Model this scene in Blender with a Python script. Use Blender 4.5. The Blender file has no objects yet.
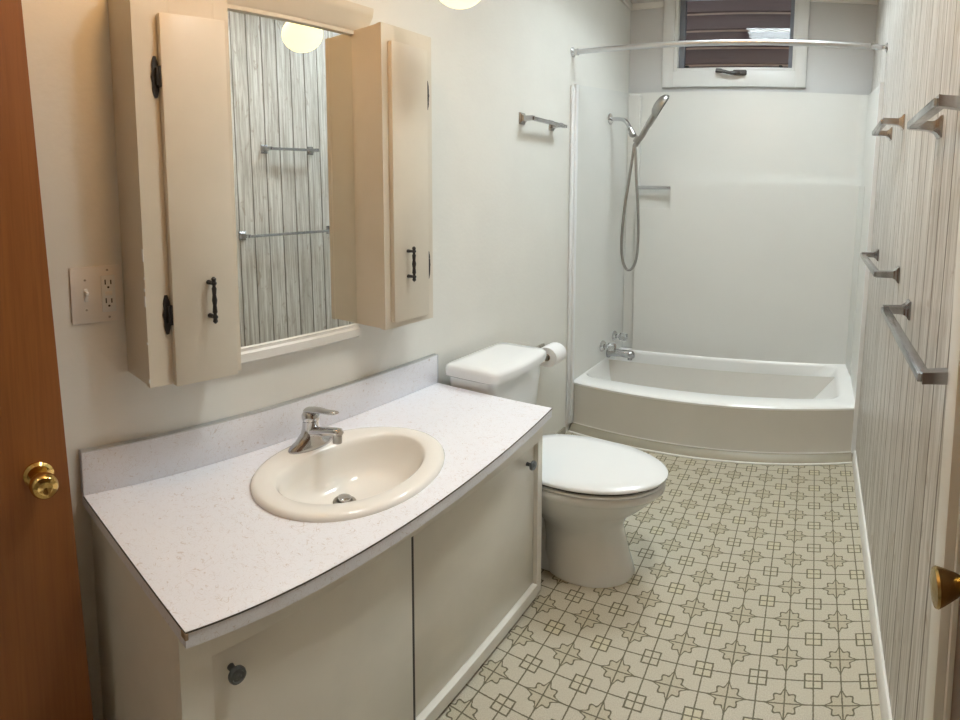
import bpy, bmesh, math, random
from mathutils import Vector, Matrix
random.seed(4)
PI = math.pi
S = bpy.context.scene
COL = S.collection

# ------------------------------------------------------------------ camera (swept phone panorama = cylindrical lens)
CAM = (1.28985, -2.82401, 1.53029)
YAW, PITCH, ROLL = -0.58909, -0.081437, 0.000375
FU, FV, V0 = 579.02, 492.05, 234.13          # pixels per radian / per unit height, image row of the cylinder's equator
cd = bpy.data.cameras.new('camera')
cam = bpy.data.objects.new('camera', cd); COL.objects.link(cam)
fw = Vector((math.sin(YAW)*math.cos(PITCH), math.cos(YAW)*math.cos(PITCH), math.sin(PITCH)))
r0 = Vector((math.cos(YAW), -math.sin(YAW), 0)); u0 = r0.cross(fw)
rt = math.cos(ROLL)*r0 + math.sin(ROLL)*u0; up = -math.sin(ROLL)*r0 + math.cos(ROLL)*u0
M = Matrix((rt, up, -fw)).transposed().to_4x4(); M.translation = CAM
cam.matrix_world = M
cd.type = 'PANO'; cd.panorama_type = 'CENTRAL_CYLINDRICAL'
cd.central_cylindrical_radius = 1.0
cd.central_cylindrical_range_u_min = -480/FU
cd.central_cylindrical_range_u_max = 480/FU
cd.central_cylindrical_range_v_min = (V0-720)/FV
cd.central_cylindrical_range_v_max = V0/FV
cd.clip_start = 0.01
S.camera = cam

# ------------------------------------------------------------------ world, exposure
S.view_settings.view_transform = 'Standard'; S.view_settings.look = 'None'
S.view_settings.gamma = 1.0; S.view_settings.use_curve_mapping = False
S.view_settings.exposure = 0.14
W = bpy.data.worlds.new('World'); S.world = W; W.use_nodes = True
W.node_tree.nodes['Background'].inputs[0].default_value = (0.80, 0.88, 1.0, 1)
W.node_tree.nodes['Background'].inputs[1].default_value = 0.9
L_PANEL = 40.0        # square panel in front of the tub
L_GLOBE = 1.15        # globe over the mirror
L_GLOBE2 = 60.0       # globe nearer the door
L_HALL_FILL = 11.0
L_ROOM_FILL = 46.0         # fill panel added in the ceiling beside the vanity
#        # hallway fill lamp added behind the camera, through the open doorway

# ------------------------------------------------------------------ materials
class Ex:
    """math-node expressions"""
    def __init__(s, nt, sock): s.nt, s.k = nt, sock
    def _op(s, op, *a):
        n = s.nt.nodes.new('ShaderNodeMath'); n.operation = op
        for i, q in enumerate((s,)+a):
            if isinstance(q, Ex): s.nt.links.new(q.k, n.inputs[i])
            else: n.inputs[i].default_value = q
        return Ex(s.nt, n.outputs[0])
    def __add__(s, o): return s._op('ADD', o)
    def __sub__(s, o): return s._op('SUBTRACT', o)
    def __mul__(s, o): return s._op('MULTIPLY', o)
    def __truediv__(s, o): return s._op('DIVIDE', o)
    def abs(s): return s._op('ABSOLUTE')
    def frac(s): return s._op('FRACT')
    def floor(s): return s._op('FLOOR')
    def sqrt(s): return s._op('SQRT')
    def min(s, o): return s._op('MINIMUM', o)
    def max(s, o): return s._op('MAXIMUM', o)
    def step(s, lo, hi):     # 0 below lo, 1 above hi
        n = s.nt.nodes.new('ShaderNodeMapRange'); n.clamp = True; n.interpolation_type = 'SMOOTHSTEP'
        s.nt.links.new(s.k, n.inputs[0]); n.inputs[1].default_value = lo; n.inputs[2].default_value = hi
        return Ex(s.nt, n.outputs[0])

def newmat(name):
    m = bpy.data.materials.new(name); m.use_nodes = True
    nt = m.node_tree; b = nt.nodes['Principled BSDF']
    return m, nt, b
def coord(nt):
    tc = nt.nodes.new('ShaderNodeTexCoord'); return tc.outputs['Object']
def xyz(nt, sock=None):
    sp = nt.nodes.new('ShaderNodeSeparateXYZ'); nt.links.new(sock or coord(nt), sp.inputs[0])
    return [Ex(nt, sp.outputs[i]) for i in range(3)]
def comb(nt, x, y, z):
    c = nt.nodes.new('ShaderNodeCombineXYZ')
    for i, q in enumerate((x, y, z)):
        if isinstance(q, Ex): nt.links.new(q.k, c.inputs[i])
        else: c.inputs[i].default_value = q
    return c.outputs[0]
def noise(nt, vec, scale, detail=3, rough=.5, dist=0):
    n = nt.nodes.new('ShaderNodeTexNoise'); n.inputs['Scale'].default_value = scale
    n.inputs['Detail'].default_value = detail; n.inputs['Roughness'].default_value = rough
    n.inputs['Distortion'].default_value = dist
    nt.links.new(vec, n.inputs['Vector']); return Ex(nt, n.outputs[0])
def mix(nt, f, a, b):
    n = nt.nodes.new('ShaderNodeMix'); n.data_type = 'RGBA'
    if isinstance(f, Ex): nt.links.new(f.k, n.inputs[0])
    else: n.inputs[0].default_value = f
    for i, q in ((6, a), (7, b)):
        if isinstance(q, tuple): n.inputs[i].default_value = (*q, 1)
        else: nt.links.new(q, n.inputs[i])
    return n.outputs[2]
def bump(nt, b, h, strength, dist=.002):
    n = nt.nodes.new('ShaderNodeBump'); n.inputs['Strength'].default_value = strength
    n.inputs['Distance'].default_value = dist
    nt.links.new(h.k, n.inputs['Height']); nt.links.new(n.outputs[0], b.inputs['Normal'])
def paint(name, col, rough=.45, var=.05, scale=6, bscale=0, bstr=0, metal=0, spec=.5):
    m, nt, b = newmat(name); c = coord(nt)
    f = noise(nt, c, scale, 4, .6).step(.3, .75)
    dark = tuple(q*(1-var) for q in col)
    nt.links.new(mix(nt, f, col, dark), b.inputs['Base Color'])
    b.inputs['Roughness'].default_value = rough; b.inputs['Metallic'].default_value = metal
    b.inputs['Specular IOR Level'].default_value = spec
    if bscale: bump(nt, b, noise(nt, c, bscale, 2, .5), bstr)
    return m
MT = {}
MT['wall'] = paint('wall_paint', (.785, .775, .725), .5, .04, 3, 55, .35)
MT['white_wall'] = paint('back_wall_paint', (.62, .62, .615), .5, .03, 3, 60, .1)
MT['ceil'] = paint('ceiling_paint', (.80, .80, .785), .8, .03, 5, 40, .3)
MT['cab'] = paint('cream_cabinet_paint', (.71, .65, .545), .36, .05, 5, 25, .05)
MT['vanity'] = paint('vanity_paint', (.83, .80, .725), .36, .08, 4, 22, .05)
MT['vdoor'] = paint('sliding_door_paint', (.83, .80, .72), .33, .09, 3, 22, .05)
MT['trimw'] = paint('white_trim_paint', (.80, .79, .75), .35, .04, 6)
MT['window_white'] = paint('window_white_paint', (.77, .775, .76), .35, .03, 6)
MT['fiber'] = paint('surround_fiberglass', (.735, .735, .70), .32, .03, 2)
MT['tubfiber'] = paint('tub_fiberglass_lit', (.90, .905, .885), .16, .03, 2)  # surround's fibreglass, lightened to stand in for stronger overhead light
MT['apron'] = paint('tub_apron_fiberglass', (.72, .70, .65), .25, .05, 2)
MT['toebase'] = paint('beige_vinyl_base', (.38, .35, .27), .4, .06, 6)
MT['edgewhite'] = paint('tub_edge_white', (.84, .85, .85), .35, .03, 6)
MT['caulk'] = paint('white_caulk', (.84, .83, .78), .5, .06, 30)
MT['porc'] = paint('toilet_porcelain', (.80, .815, .815), .1, .01, 2)
MT['seat'] = paint('toilet_seat_plastic', (.79, .81, .81), .18, .015, 3)
MT['sink'] = paint('almond_sink_porcelain', (.85, .82, .765), .1, .02, 2)
MT['chrome'] = paint('chrome', (.62, .62, .63), .12, .08, 12, metal=1)
MT['nickel'] = paint('brushed_nickel', (.42, .41, .39), .28, .1, 40, metal=1)
MT['barmetal'] = paint('dim_reflection_chrome', (.47, .47, .48), .2, .2, 30, metal=1)  # chrome darkened to stand in for reflections of a dark hall
MT['alu'] = paint('aluminium', (.66, .68, .70), .3, .05, 20, metal=1)
MT['drainmetal'] = paint('tarnished_chrome', (.45, .42, .37), .3, .3, 60, metal=1)
MT['blackiron'] = paint('black_iron', (.022, .02, .02), .42, .3, 60, 120, .2)
MT['darkbronze'] = paint('dark_bronze', (.07, .06, .055), .4, .3, 60)
MT['knob'] = paint('pewter_knob', (.13, .14, .14), .32, .3, 60, metal=.6)
MT['brass'] = paint('polished_brass', (.80, .56, .20), .14, .1, 20, metal=1)
MT['oldbrass'] = paint('aged_brass', (.48, .34, .13), .25, .3, 30, metal=1)
MT['plate'] = paint('switch_plate_plastic', (.78, .745, .70), .3, .02, 10)
MT['slot'] = paint('outlet_slot_black', (.02, .02, .02), .6, .1, 30)
MT['paper'] = paint('tissue_paper', (.88, .88, .88), .9, .03, 60, 90, .2)
MT['core'] = paint('cardboard_core', (.42, .30, .20), .9, .1, 60)
MT['shadeseam'] = paint('dark_gap_shade_and_backing', (.06, .055, .05), .7, .1, 30)  # near-black for painted gap shade, also the counter seam and mirror backing
MT['screen'] = paint('grey_window_frame', (.20, .22, .26), .5, .08, 20)
MT['brownwood'] = paint('dark_painted_door', (.16, .09, .055), .45, .3, 8)

def mat_crystal():
    m, nt, b = newmat('clear_acrylic')
    f = noise(nt, coord(nt), 30).step(.3, .7)
    nt.links.new(mix(nt, f, (.95, .97, .97), (.90, .92, .93)), b.inputs['Base Color'])
    b.inputs['Transmission Weight'].default_value = .92; b.inputs['Roughness'].default_value = .06; b.inputs['IOR'].default_value = 1.49
    return m
MT['crystal'] = mat_crystal()
def mat_glass():
    m, nt, b = newmat('window_glass'); nt.nodes.remove(b)
    out = nt.nodes['Material Output']
    t = nt.nodes.new('ShaderNodeBsdfTransparent'); g = nt.nodes.new('ShaderNodeBsdfGlossy')
    t.inputs[0].default_value = (.86, .88, .90, 1); g.inputs['Roughness'].default_value = .01
    fr = nt.nodes.new('ShaderNodeFresnel'); fr.inputs[0].default_value = 1.5
    f = Ex(nt, fr.outputs[0]) * 1.6
    mx = nt.nodes.new('ShaderNodeMixShader'); nt.links.new(f.k, mx.inputs[0])
    nt.links.new(t.outputs[0], mx.inputs[1]); nt.links.new(g.outputs[0], mx.inputs[2]); nt.links.new(mx.outputs[0], out.inputs[0])
    return m
MT['glass'] = mat_glass()
def mat_mirror():
    m, nt, b = newmat('mirror_silver')
    f = noise(nt, coord(nt), 3).step(.3, .7)
    nt.links.new(mix(nt, f, (.90, .93, .92), (.88, .91, .90)), b.inputs['Base Color'])
    b.inputs['Metallic'].default_value = 1; b.inputs['Roughness'].default_value = .01
    return m
MT['mirror'] = mat_mirror()
def mat_emit(name, col, strength):
    m, nt, b = newmat(name)
    f = noise(nt, coord(nt), 4).step(.3, .7)
    nt.links.new(mix(nt, f, col, tuple(q*.97 for q in col)), b.inputs['Emission Color'])
    b.inputs['Emission Strength'].default_value = strength
    b.inputs['Base Color'].default_value = (.9, .88, .8, 1)
    return m
def mat_floor():
    m, nt, b = newmat('patterned_sheet_vinyl')
    c = coord(nt); x, y, z = xyz(nt, c)
    p, x0, y0, ph = .15092, 1.4752, -.2941, .01116
    cs, sn = math.cos(ph), math.sin(ph)
    dx = x-x0; dy = y-y0
    wob = noise(nt, c, 160, 1)*.02 - .01
    U = (dx*cs + dy*sn)/p + wob; V = (dy*cs - dx*sn)/p + wob
    a = ((U+.5).frac()-.5).abs(); bb = ((V+.5).frac()-.5).abs()
    def ln(q, w): return Ex(nt, (q*-1.0 + 1.0).k).step(1-w-.007, 1-w+.004)     # 1 where q<w
    u = a*-1.0+.5; v = bb*-1.0+.5                      # offsets from the star's centre
    rr = (u*u+v*v).sqrt()
    c2 = (u*u-v*v)/(rr*rr).max(1e-5); c4 = c2*c2*2.0-1.0; c8 = c4*c4*2.0-1.0
    tip = c4.max(0.0); tip = tip*tip; tip = tip*tip*tip
    dq = rr-(c8*.030+tip*.040+.226)
    star = Ex(nt, (dq*-1.0).k).step(-.004, .006)
    outline = ln(dq.abs(), .016)
    lob = ln((v-a*a*.34).abs(), .005)*u.step(.27, .29)
    lob = lob.max(ln((u-bb*bb*.34).abs(), .005)*v.step(.27, .29))
    outline = outline.max(lob)
    grid = ln(a.min(bb).min(u.min(v)), .0115)
    sq = ln((a.max(bb)-.155).abs(), .014)
    insq = ln(a.max(bb), .155)
    speck = noise(nt, c, 420, 2, .6).step(.38, .62)
    speck2 = noise(nt, c, 190, 3, .7).step(.42, .7)
    cell = noise(nt, comb(nt, (U+.5).floor()*7.3, (V+.5).floor()*5.1, 0.0), 3.1, 0).step(.3, .7)
    light = mix(nt, speck, (.43, .39, .295), (.61, .57, .46))
    light = mix(nt, speck2*.5, light, (.47, .43, .33))
    dark = mix(nt, speck, (.41, .365, .26), (.52, .47, .35))
    colr = mix(nt, star, light, dark)
    colr = mix(nt, insq*(cell*.28+.08), colr, (.60, .54, .31))
    big = noise(nt, c, 2.2, 2).step(.35, .7)
    colr = mix(nt, big*.14, colr, (.42, .36, .24))
    line = outline.max(grid).max(sq)
    colr = mix(nt, line*.95, colr, (.105, .088, .045))
    nt.links.new(colr, b.inputs['Base Color'])
    b.inputs['Roughness'].default_value = .34; b.inputs['Specular IOR Level'].default_value = .45
    bump(nt, b, (line*-1.0)+speck*.25+speck2*.5, .45, .001)
    return m
MT['floor'] = mat_floor()
PLANK = .1045
def mat_panel():
    m, nt, b = newmat('whitewashed_panelling')
    c = coord(nt); x, y, z = xyz(nt, c)
    q = y/PLANK; pid = q.floor()
    e = (q.frac()-.5).abs()
    sv = comb(nt, pid*3.7, y*26.0, z*1.3)
    g1 = noise(nt, sv, 1.6, 5, .65, .6).step(.36, .66)
    g2 = noise(nt, comb(nt, pid*1.9, y*90.0, z*2.2), 1.3, 4, .65).step(.45, .7)
    g3 = noise(nt, comb(nt, pid*5.3, y*14.0, z*5.5), 1.5, 3, .6, .8).step(.58, .74)
    tone = noise(nt, comb(nt, pid*2.77, 0.0, 0.0), 1.7, 0).step(.25, .75)
    col = mix(nt, g1, (.78, .765, .73), (.48, .45, .405))
    col = mix(nt, g2*.7, col, (.33, .295, .25))
    col = mix(nt, g3*.7, col, (.34, .275, .215))
    col = mix(nt, tone*.30, col, (.40, .365, .33))
    gro = e.step(.445, .48)
    fine = ((q*3.0).frac()-.5).abs().step(.465, .49)
    col = mix(nt, fine*.6, col, (.24, .21, .18))
    col = mix(nt, gro*.85, col, (.22, .20, .17))
    nt.links.new(col, b.inputs['Base Color'])
    b.inputs['Roughness'].default_value = .42
    bump(nt, b, g1+g2*.5, .12, .001)
    return m
MT['panel'] = mat_panel()
def mat_counter():
    m, nt, b = newmat('flecked_white_laminate')
    c = coord(nt)
    cur = None
    for k, (sc, off) in enumerate(((30, 0), (34, 5.3), (40, 11.7), (46, 21.0), (37, 31.0))):
        v = nt.nodes.new('ShaderNodeVectorMath'); v.operation = 'ADD'; v.inputs[1].default_value = (off, off*1.7, off*.6)
        nt.links.new(c, v.inputs[0])
        n = noise(nt, v.outputs[0], sc, 0, .5, 1.2)
        lnn = ((n-.5).abs()*-1.0+1.0).step(.990, .9965)
        msk = noise(nt, v.outputs[0], sc*1.8, 1).step(.52, .58)
        f = lnn*msk
        cur = f if cur is None else cur.max(f)
    base = mix(nt, noise(nt, c, 5, 3).step(.3, .7), (.84, .85, .90), (.825, .835, .89))
    base = mix(nt, noise(nt, c, 300, 1).step(.4, .7)*.2, base, (.72, .69, .70))
    col = mix(nt, cur*.42, base, (.46, .34, .27))
    nt.links.new(col, b.inputs['Base Color']); b.inputs['Roughness'].default_value = .32
    return m
MT['counter'] = mat_counter()
def mat_wood(name, c1, c2, c3):
    m, nt, b = newmat(name)
    c = coord(nt); x, y, z = xyz(nt, c)
    g = noise(nt, comb(nt, x*8.0, y*18.0, z*1.1), 1.5, 5, .6, .7).step(.3, .7)
    f = noise(nt, comb(nt, x*30.0, y*140.0, z*4.0), 1.0, 3, .6).step(.4, .7)
    col = mix(nt, g, c1, c2); col = mix(nt, f*.45, col, c3)
    nt.links.new(col, b.inputs['Base Color']); b.inputs['Roughness'].default_value = .4
    return m
MT['doorwood'] = mat_wood('stained_flush_door_wood', (.30, .112, .030), (.255, .092, .025), (.20, .068, .018))
def mat_siding():
    m, nt, b = newmat('brown_lap_siding')
    c = coord(nt); x, y, z = xyz(nt, c)
    g = noise(nt, comb(nt, x*1.2, y*9.0, z*40.0), 1.4, 4, .6).step(.35, .7)
    nt.links.new(mix(nt, g, (.16, .085, .065), (.10, .055, .045)), b.inputs['Base Color']); b.inputs['Roughness'].default_value = .6
    return m
MT['siding'] = mat_siding()
MT['sidegap'] = paint('lit_siding_gap', (.80, .55, .40), .7, .2, 12)  # pale orange standing in for the lit lower edges of the boards

# ------------------------------------------------------------------ mesh builder
class MB:
    def __init__(s): s.bm = bmesh.new()
    def _add(s, verts, faces):
        vs = [s.bm.verts.new(v) for v in verts]
        fs = []
        for f in faces:
            try: fs.append(s.bm.faces.new([vs[i] for i in f]))
            except ValueError: pass
        return vs, fs
    def box(s, x0, x1, y0, y1, z0, z1, bev=0, seg=2):
        b = bmesh.new()
        vs = [b.verts.new((x, y, z)) for x in (x0, x1) for y in (y0, y1) for z in (z0, z1)]
        for f in ((0,1,3,2),(4,6,7,5),(0,4,5,1),(2,3,7,6),(0,2,6,4),(1,5,7,3)): b.faces.new([vs[i] for i in f])
        if bev: bmesh.ops.bevel(b, geom=b.edges[:]+b.verts[:], offset=bev, segments=seg, profile=.5, affect='EDGES')
        s._merge(b); return s
    def _merge(s, b):
        me = bpy.data.meshes.new('tmp'); b.to_mesh(me); b.free(); s.bm.from_mesh(me); bpy.data.meshes.remove(me)
    def loft(s, rings, cap0=True, cap1=True, closed=True):
        n = len(rings[0]); verts = [p for r in rings for p in r]; faces = []
        for k in range(len(rings)-1):
            for i in range(n if closed else n-1):
                j = (i+1) % n
                faces.append((k*n+i, k*n+j, (k+1)*n+j, (k+1)*n+i))
        if cap0: faces.append(tuple(range(n-1, -1, -1)))
        if cap1: faces.append(tuple((len(rings)-1)*n+i for i in range(n)))
        s._add(verts, faces); return s
    def lathe(s, prof, org, ax=(0,0,1), n=24, cap0=True, cap1=True):
        """prof: list of (radius, height along ax)"""
        ax = Vector(ax).normalized(); o = Vector(org)
        a = ax.orthogonal().normalized(); b = ax.cross(a)
        rings = [[o+ax*h+(a*math.cos(2*PI*i/n)+b*math.sin(2*PI*i/n))*max(r, 1e-4) for i in range(n)] for r, h in prof]
        return s.loft(rings, cap0, cap1)
    def tube(s, path, r, n=12, caps=True):
        P = [Vector(p) for p in path]; rs = r if isinstance(r, (list, tuple)) else [r]*len(P)
        t = [(P[min(i+1, len(P)-1)]-P[max(i-1, 0)]).normalized() for i in range(len(P))]
        a = t[0].orthogonal().normalized(); rings = []
        for i in range(len(P)):
            a = (a - t[i]*a.dot(t[i])).normalized(); b = t[i].cross(a)
            rings.append([P[i]+(a*math.cos(2*PI*k/n)+b*math.sin(2*PI*k/n))*rs[i] for k in range(n)])
        return s.loft(rings, caps, caps)
    def ball(s, c, rx, ry=None, rz=None, n=20):
        ry = ry or rx; rz = rz or rx
        rings = []
        for k in range(1, n//2):
            ph = PI*k/(n//2)
            rings.append([(c[0]+rx*math.sin(ph)*math.cos(2*PI*i/n), c[1]+ry*math.sin(ph)*math.sin(2*PI*i/n), c[2]-rz*math.cos(ph)) for i in range(n)])
        return s.loft(rings)
    def prism(s, poly, y0, y1, axis='y'):
        """poly in the two other axes, extruded along axis"""
        def pt(a, b, c):
            return {'y': (a, c, b), 'x': (c, a, b), 'z': (a, b, c)}[axis]
        return s.loft([[pt(a, b, y0) for a, b in poly], [pt(a, b, y1) for a, b in poly]])
    def bevel(s, off, seg=2, ang=40):
        es = [e for e in s.bm.edges if len(e.link_faces) == 2 and e.calc_face_angle(0) > math.radians(ang)]
        bmesh.ops.bevel(s.bm, geom=es, offset=off, segments=seg, profile=.5, affect='EDGES', clamp_overlap=True); return s
    def build(s, name, mat, parent=None, smooth=35, **props):
        bmesh.ops.recalc_face_normals(s.bm, faces=s.bm.faces[:])
        me = bpy.data.meshes.new(name); s.bm.to_mesh(me); s.bm.free()
        me.materials.append(MT[mat] if isinstance(mat, str) else mat)
        if smooth:
            me.polygons.foreach_set('use_smooth', [True]*len(me.polygons))
            try: me.set_sharp_from_angle(angle=math.radians(smooth))
            except Exception: pass
        o = bpy.data.objects.new(name, me); COL.objects.link(o)
        if parent is not None:
            o.parent = parent
            w = parent.location.copy(); q = parent.parent
            while q is not None: w = w + q.location; q = q.parent
            o.location = -w
        for k, v in props.items(): o[k] = v
        return o
def thing(name, label, cat, loc, group=None):
    o = bpy.data.objects.new(name, None); COL.objects.link(o); o.empty_display_size = .05
    o.location = loc; o['label'] = label; o['category'] = cat
    if group: o['group'] = group
    return o
def tag(o, label, cat, group=None):
    o['label'] = label; o['category'] = cat
    if group: o['group'] = group
    return o
def struct(o, label, cat='structure'):
    o['kind'] = 'structure'; o['label'] = label; o['category'] = cat; return o
def curve(pts, n=8):
    """Catmull-Rom through pts"""
    P = [Vector(p) for p in pts]; P = [2*P[0]-P[1]]+P+[2*P[-1]-P[-2]]; out = []
    for i in range(1, len(P)-2):
        for k in range(n):
            t = k/n; a, b, c, d = P[i-1:i+3]
            out.append(.5*((2*b)+(c-a)*t+(2*a-5*b+4*c-d)*t*t+(3*b-a-3*c+d)*t**3))
    out.append(P[-2]); return out

# ------------------------------------------------------------------ room shell
RX, LEAN = 1.524, .0153                     # the panelled wall is a touch out of plumb
def xr(z): return RX + LEAN*z
ZC = 3.04; YB = .85; YF = -3.40
struct(MB().box(-.1, 1.75, YF-1.6, YB+.1, -.06, 0).build('floor', 'floor', smooth=0), 'cream vinyl floor with olive quatrefoil and star pattern', 'floor')
ADDED_WELLS = ((.62, 1.18, -.42, .14), (.90, 1.40, -1.80, -1.30))      # square ceiling wells added to keep light off the upper walls
WD = .32
cb = MB(); ys = [YF-1.6, -1.80, -1.30, -.42, .14, YB+.1]
cb.box(-.1, 1.75, ys[0], ys[1], ZC, ZC+.06); cb.box(-.1, 1.75, ys[2], ys[3], ZC, ZC+.06); cb.box(-.1, 1.75, ys[4], ys[5], ZC, ZC+.06)
for x0, x1, y0, y1 in ADDED_WELLS:
    cb.box(-.1, x0, y0, y1, ZC, ZC+.06); cb.box(x1, 1.75, y0, y1, ZC, ZC+.06)
    cb.box(x0-.03, x0, y0-.03, y1+.03, ZC, ZC+WD); cb.box(x1, x1+.03, y0-.03, y1+.03, ZC, ZC+WD); cb.box(x0, x1, y0-.03, y0, ZC, ZC+WD); cb.box(x0, x1, y1, y1+.03, ZC, ZC+WD)
    cb.box(x0-.03, x1+.03, y0-.03, y1+.03, ZC+WD, ZC+WD+.02)
struct(cb.build('ceiling', 'ceil', smooth=0), 'off white bathroom ceiling', 'ceiling')
struct(MB().box(-.1, 0, YF-1.6, YB+.1, 0, ZC).build('wall_left', 'wall', smooth=0), 'cream textured left wall behind vanity and toilet', 'wall')
# back wall with the window opening
WX0, WX1, WZ0, WZ1 = .305, 1.083, 2.463, 3.02
wb = MB()
wb.box(0, 1.6, YB, YB+.1, 0, WZ0); wb.box(0, WX0, YB, YB+.1, WZ0, ZC); wb.box(WX1, 1.6, YB, YB+.1, WZ0, ZC); wb.box(WX0, WX1, YB, YB+.1, WZ1, ZC)
struct(wb.build('wall_back', 'white_wall', smooth=0), 'white end wall above the tub with a small window', 'wall')
# right wall: panelling with real V grooves
def panel_wall(y0, y1, z0=0, z1=ZC, mb=None):
    mb = mb or MB(); prof = []
    k0 = math.ceil(y0/PLANK); k1 = math.floor(y1/PLANK)
    prof.append((y0, 0))
    for k in range(k0, k1+1):
        g = k*PLANK
        if g-.005 > y0 and g+.005 < y1: prof += [(g-.004, 0), (g, .005), (g+.004, 0)]
    prof.append((y1, 0))
    lo = [(xr(z0)+d, y, z0) for y, d in prof]+[(xr(z0)+.1, y1, z0), (xr(z0)+.1, y0, z0)]
    hi = [(xr(z1)+d, y, z1) for y, d in prof]+[(xr(z1)+.1, y1, z1), (xr(z1)+.1, y0, z1)]
    return mb.loft([lo, hi])
DY0, DY1, DZ = -2.76, -1.965, 2.05           # closed door in the right wall
pw = panel_wall(DY1, YB+.02); panel_wall(YF, DY0, mb=pw); panel_wall(DY0, DY1, DZ, ZC, pw)
struct(pw.build('wall_right', 'panel', smooth=0), 'right wall of whitewashed grey vertical grooved panelling', 'wall')
# front wall behind the camera, open doorway
wf = MB()
wf.box(0, .09, YF-.1, YF, 0, ZC); wf.box(.90, 1.6, YF-.1, YF, 0, ZC); wf.box(.09, .90, YF-.1, YF, 2.1, ZC)
struct(wf.build('wall_front', 'wall', smooth=0), 'cream wall behind the camera with the doorway', 'wall')
hw = MB(); hw.box(-.1, 1.75, YF-1.7, YF-1.6, 0, ZC); hw.box(1.65, 1.75, YF-1.6, YF-.1, 0, ZC)
struct(hw.build('wall_hall', 'wall', smooth=0), 'cream hallway wall beyond the doorway', 'wall')
# trims
struct(MB().box(0, WX0-.075, YB-.018, YB, 2.94, 2.985, .004).box(WX1+.068, xr(2.94), YB-.018, YB, 2.965, 2.995, .004).build('trim_1', 'trimw'), 'thin white moulding at the top of the end wall', 'trim')
struct(MB().box(0, .018, -1.0, YB-.018, 2.94, 2.985, .004).build('trim_2', 'trimw'), 'thin white moulding at the top of the left wall by the tub', 'trim')
struct(MB().box(0, .012, -1.23, -.075, 0, .052, .003).build('baseboard_left', 'toebase'), 'low beige base strip on left wall behind the toilet', 'baseboard')
struct(MB().box(0, .012, -2.95, -2.482, 0, .10, .003).build('baseboard_near', 'trimw'), 'white baseboard on left wall between door and vanity', 'baseboard')
br = MB(); z1 = .075
br.loft([[(xr(0)-.014, y, 0), (xr(0)+.004, y, 0), (xr(z1)+.004, y, z1), (xr(z1)-.006, y, z1), (xr(z1)-.014, y, z1-.012)] for y in (DY1+.075, -.02)])
struct(br.build('baseboard_right', 'trimw'), 'cream baseboard under the grooved panelling', 'baseboard')

# window
wn = bpy.data.objects.new('window_1', None); COL.objects.link(wn); wn.location = (.7, YB, 2.7)
struct(wn, 'small white framed window above the tub', 'window')
c = MB(); X0, X1, Z0, Z1 = .232, 1.150, 2.350, 3.035
c.box(X0, WX0+.002, YB-.022, YB, Z0, Z1, .003); c.box(WX1-.002, X1, YB-.022, YB, Z0, Z1, .003); c.box(WX0, WX1, YB-.022, YB, Z0, WZ0+.002, .003); c.box(WX0, WX1, YB-.022, YB, WZ1-.002, Z1, .003)
c.build('window_casing', 'window_white', wn)
f = MB(); a0, a1, b0, b1 = WX0, WX1, WZ0, WZ1
f.box(a0, a0+.024, YB-.012, YB+.06, b0, b1, .003); f.box(a1-.024, a1, YB-.012, YB+.06, b0, b1, .003); f.box(a0+.02, a1-.02, YB-.012, YB+.06, b0, b0+.028, .003); f.box(a0+.02, a1-.02, YB-.012, YB+.06, b1-.02, b1, .003)
f.build('window_frame', 'window_white', wn)
f = MB(); f.box(a0+.024, a0+.062, YB+.02, YB+.05, b0+.028, b1-.02, .002); f.box(a1-.05, a1-.024, YB+.02, YB+.05, b0+.028, b1-.02, .002)
f.build('sash_rail', 'screen', wn)
MB().box(a0+.022, a1-.022, YB+.034, YB+.038, b0+.026, b1-.018).build('pane', 'glass', wn, smooth=0)
ck = MB(); hx, hz = .715, WZ0-.018
ck.loft([[(hx+.062+q*.0, YB-.022-d, hz) for q in (0,)]*1 for d in (0,)]) if False else None
ck.box(hx-.02, hx+.066, YB-.050, YB-.022, hz-.018, hz+.020, .009, 3)
ck.tube(curve([(hx+.02, YB-.046, hz), (hx-.03, YB-.055, hz-.006), (hx-.085, YB-.055, hz+.008), (hx-.125, YB-.056, hz+.012)]), [.014]*9+[.012]*8+[.016]*8, 10)
ck.lathe([(.018, 0), (.016, .012), (.008, .018)], (hx+.015, YB-.046, hz-.004), (0, -1, 0), 16)
ck.build('crank_handle', 'darkbronze', wn)
for xx in (.385, .985):
    MB().box(xx-.01, xx+.012, YB+.012, YB+.034, WZ0+.028, WZ0+.052, .003).build('sash_clip', 'slot', wn)

# neighbouring siding seen through the pane
sd = thing('siding_wall', 'dark brown horizontal board siding seen through the small window', 'siding', (.7, 1.75, 2.2))
for k in range(14):
    z = 2.30+k*.155
    b = MB(); b.loft([[(xx, 1.735, z), (xx, 1.80, z), (xx, 1.80, z+.138), (xx, 1.775, z+.138)] for xx in (-1.2, 2.8)])
    b.build('siding_board', 'siding', sd, smooth=0)
g = MB(); g.box(-1.2, 2.8, 1.775, 1.83, 2.2, 4.6); g.build('backing_board', 'sidegap', sd, smooth=0)

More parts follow.
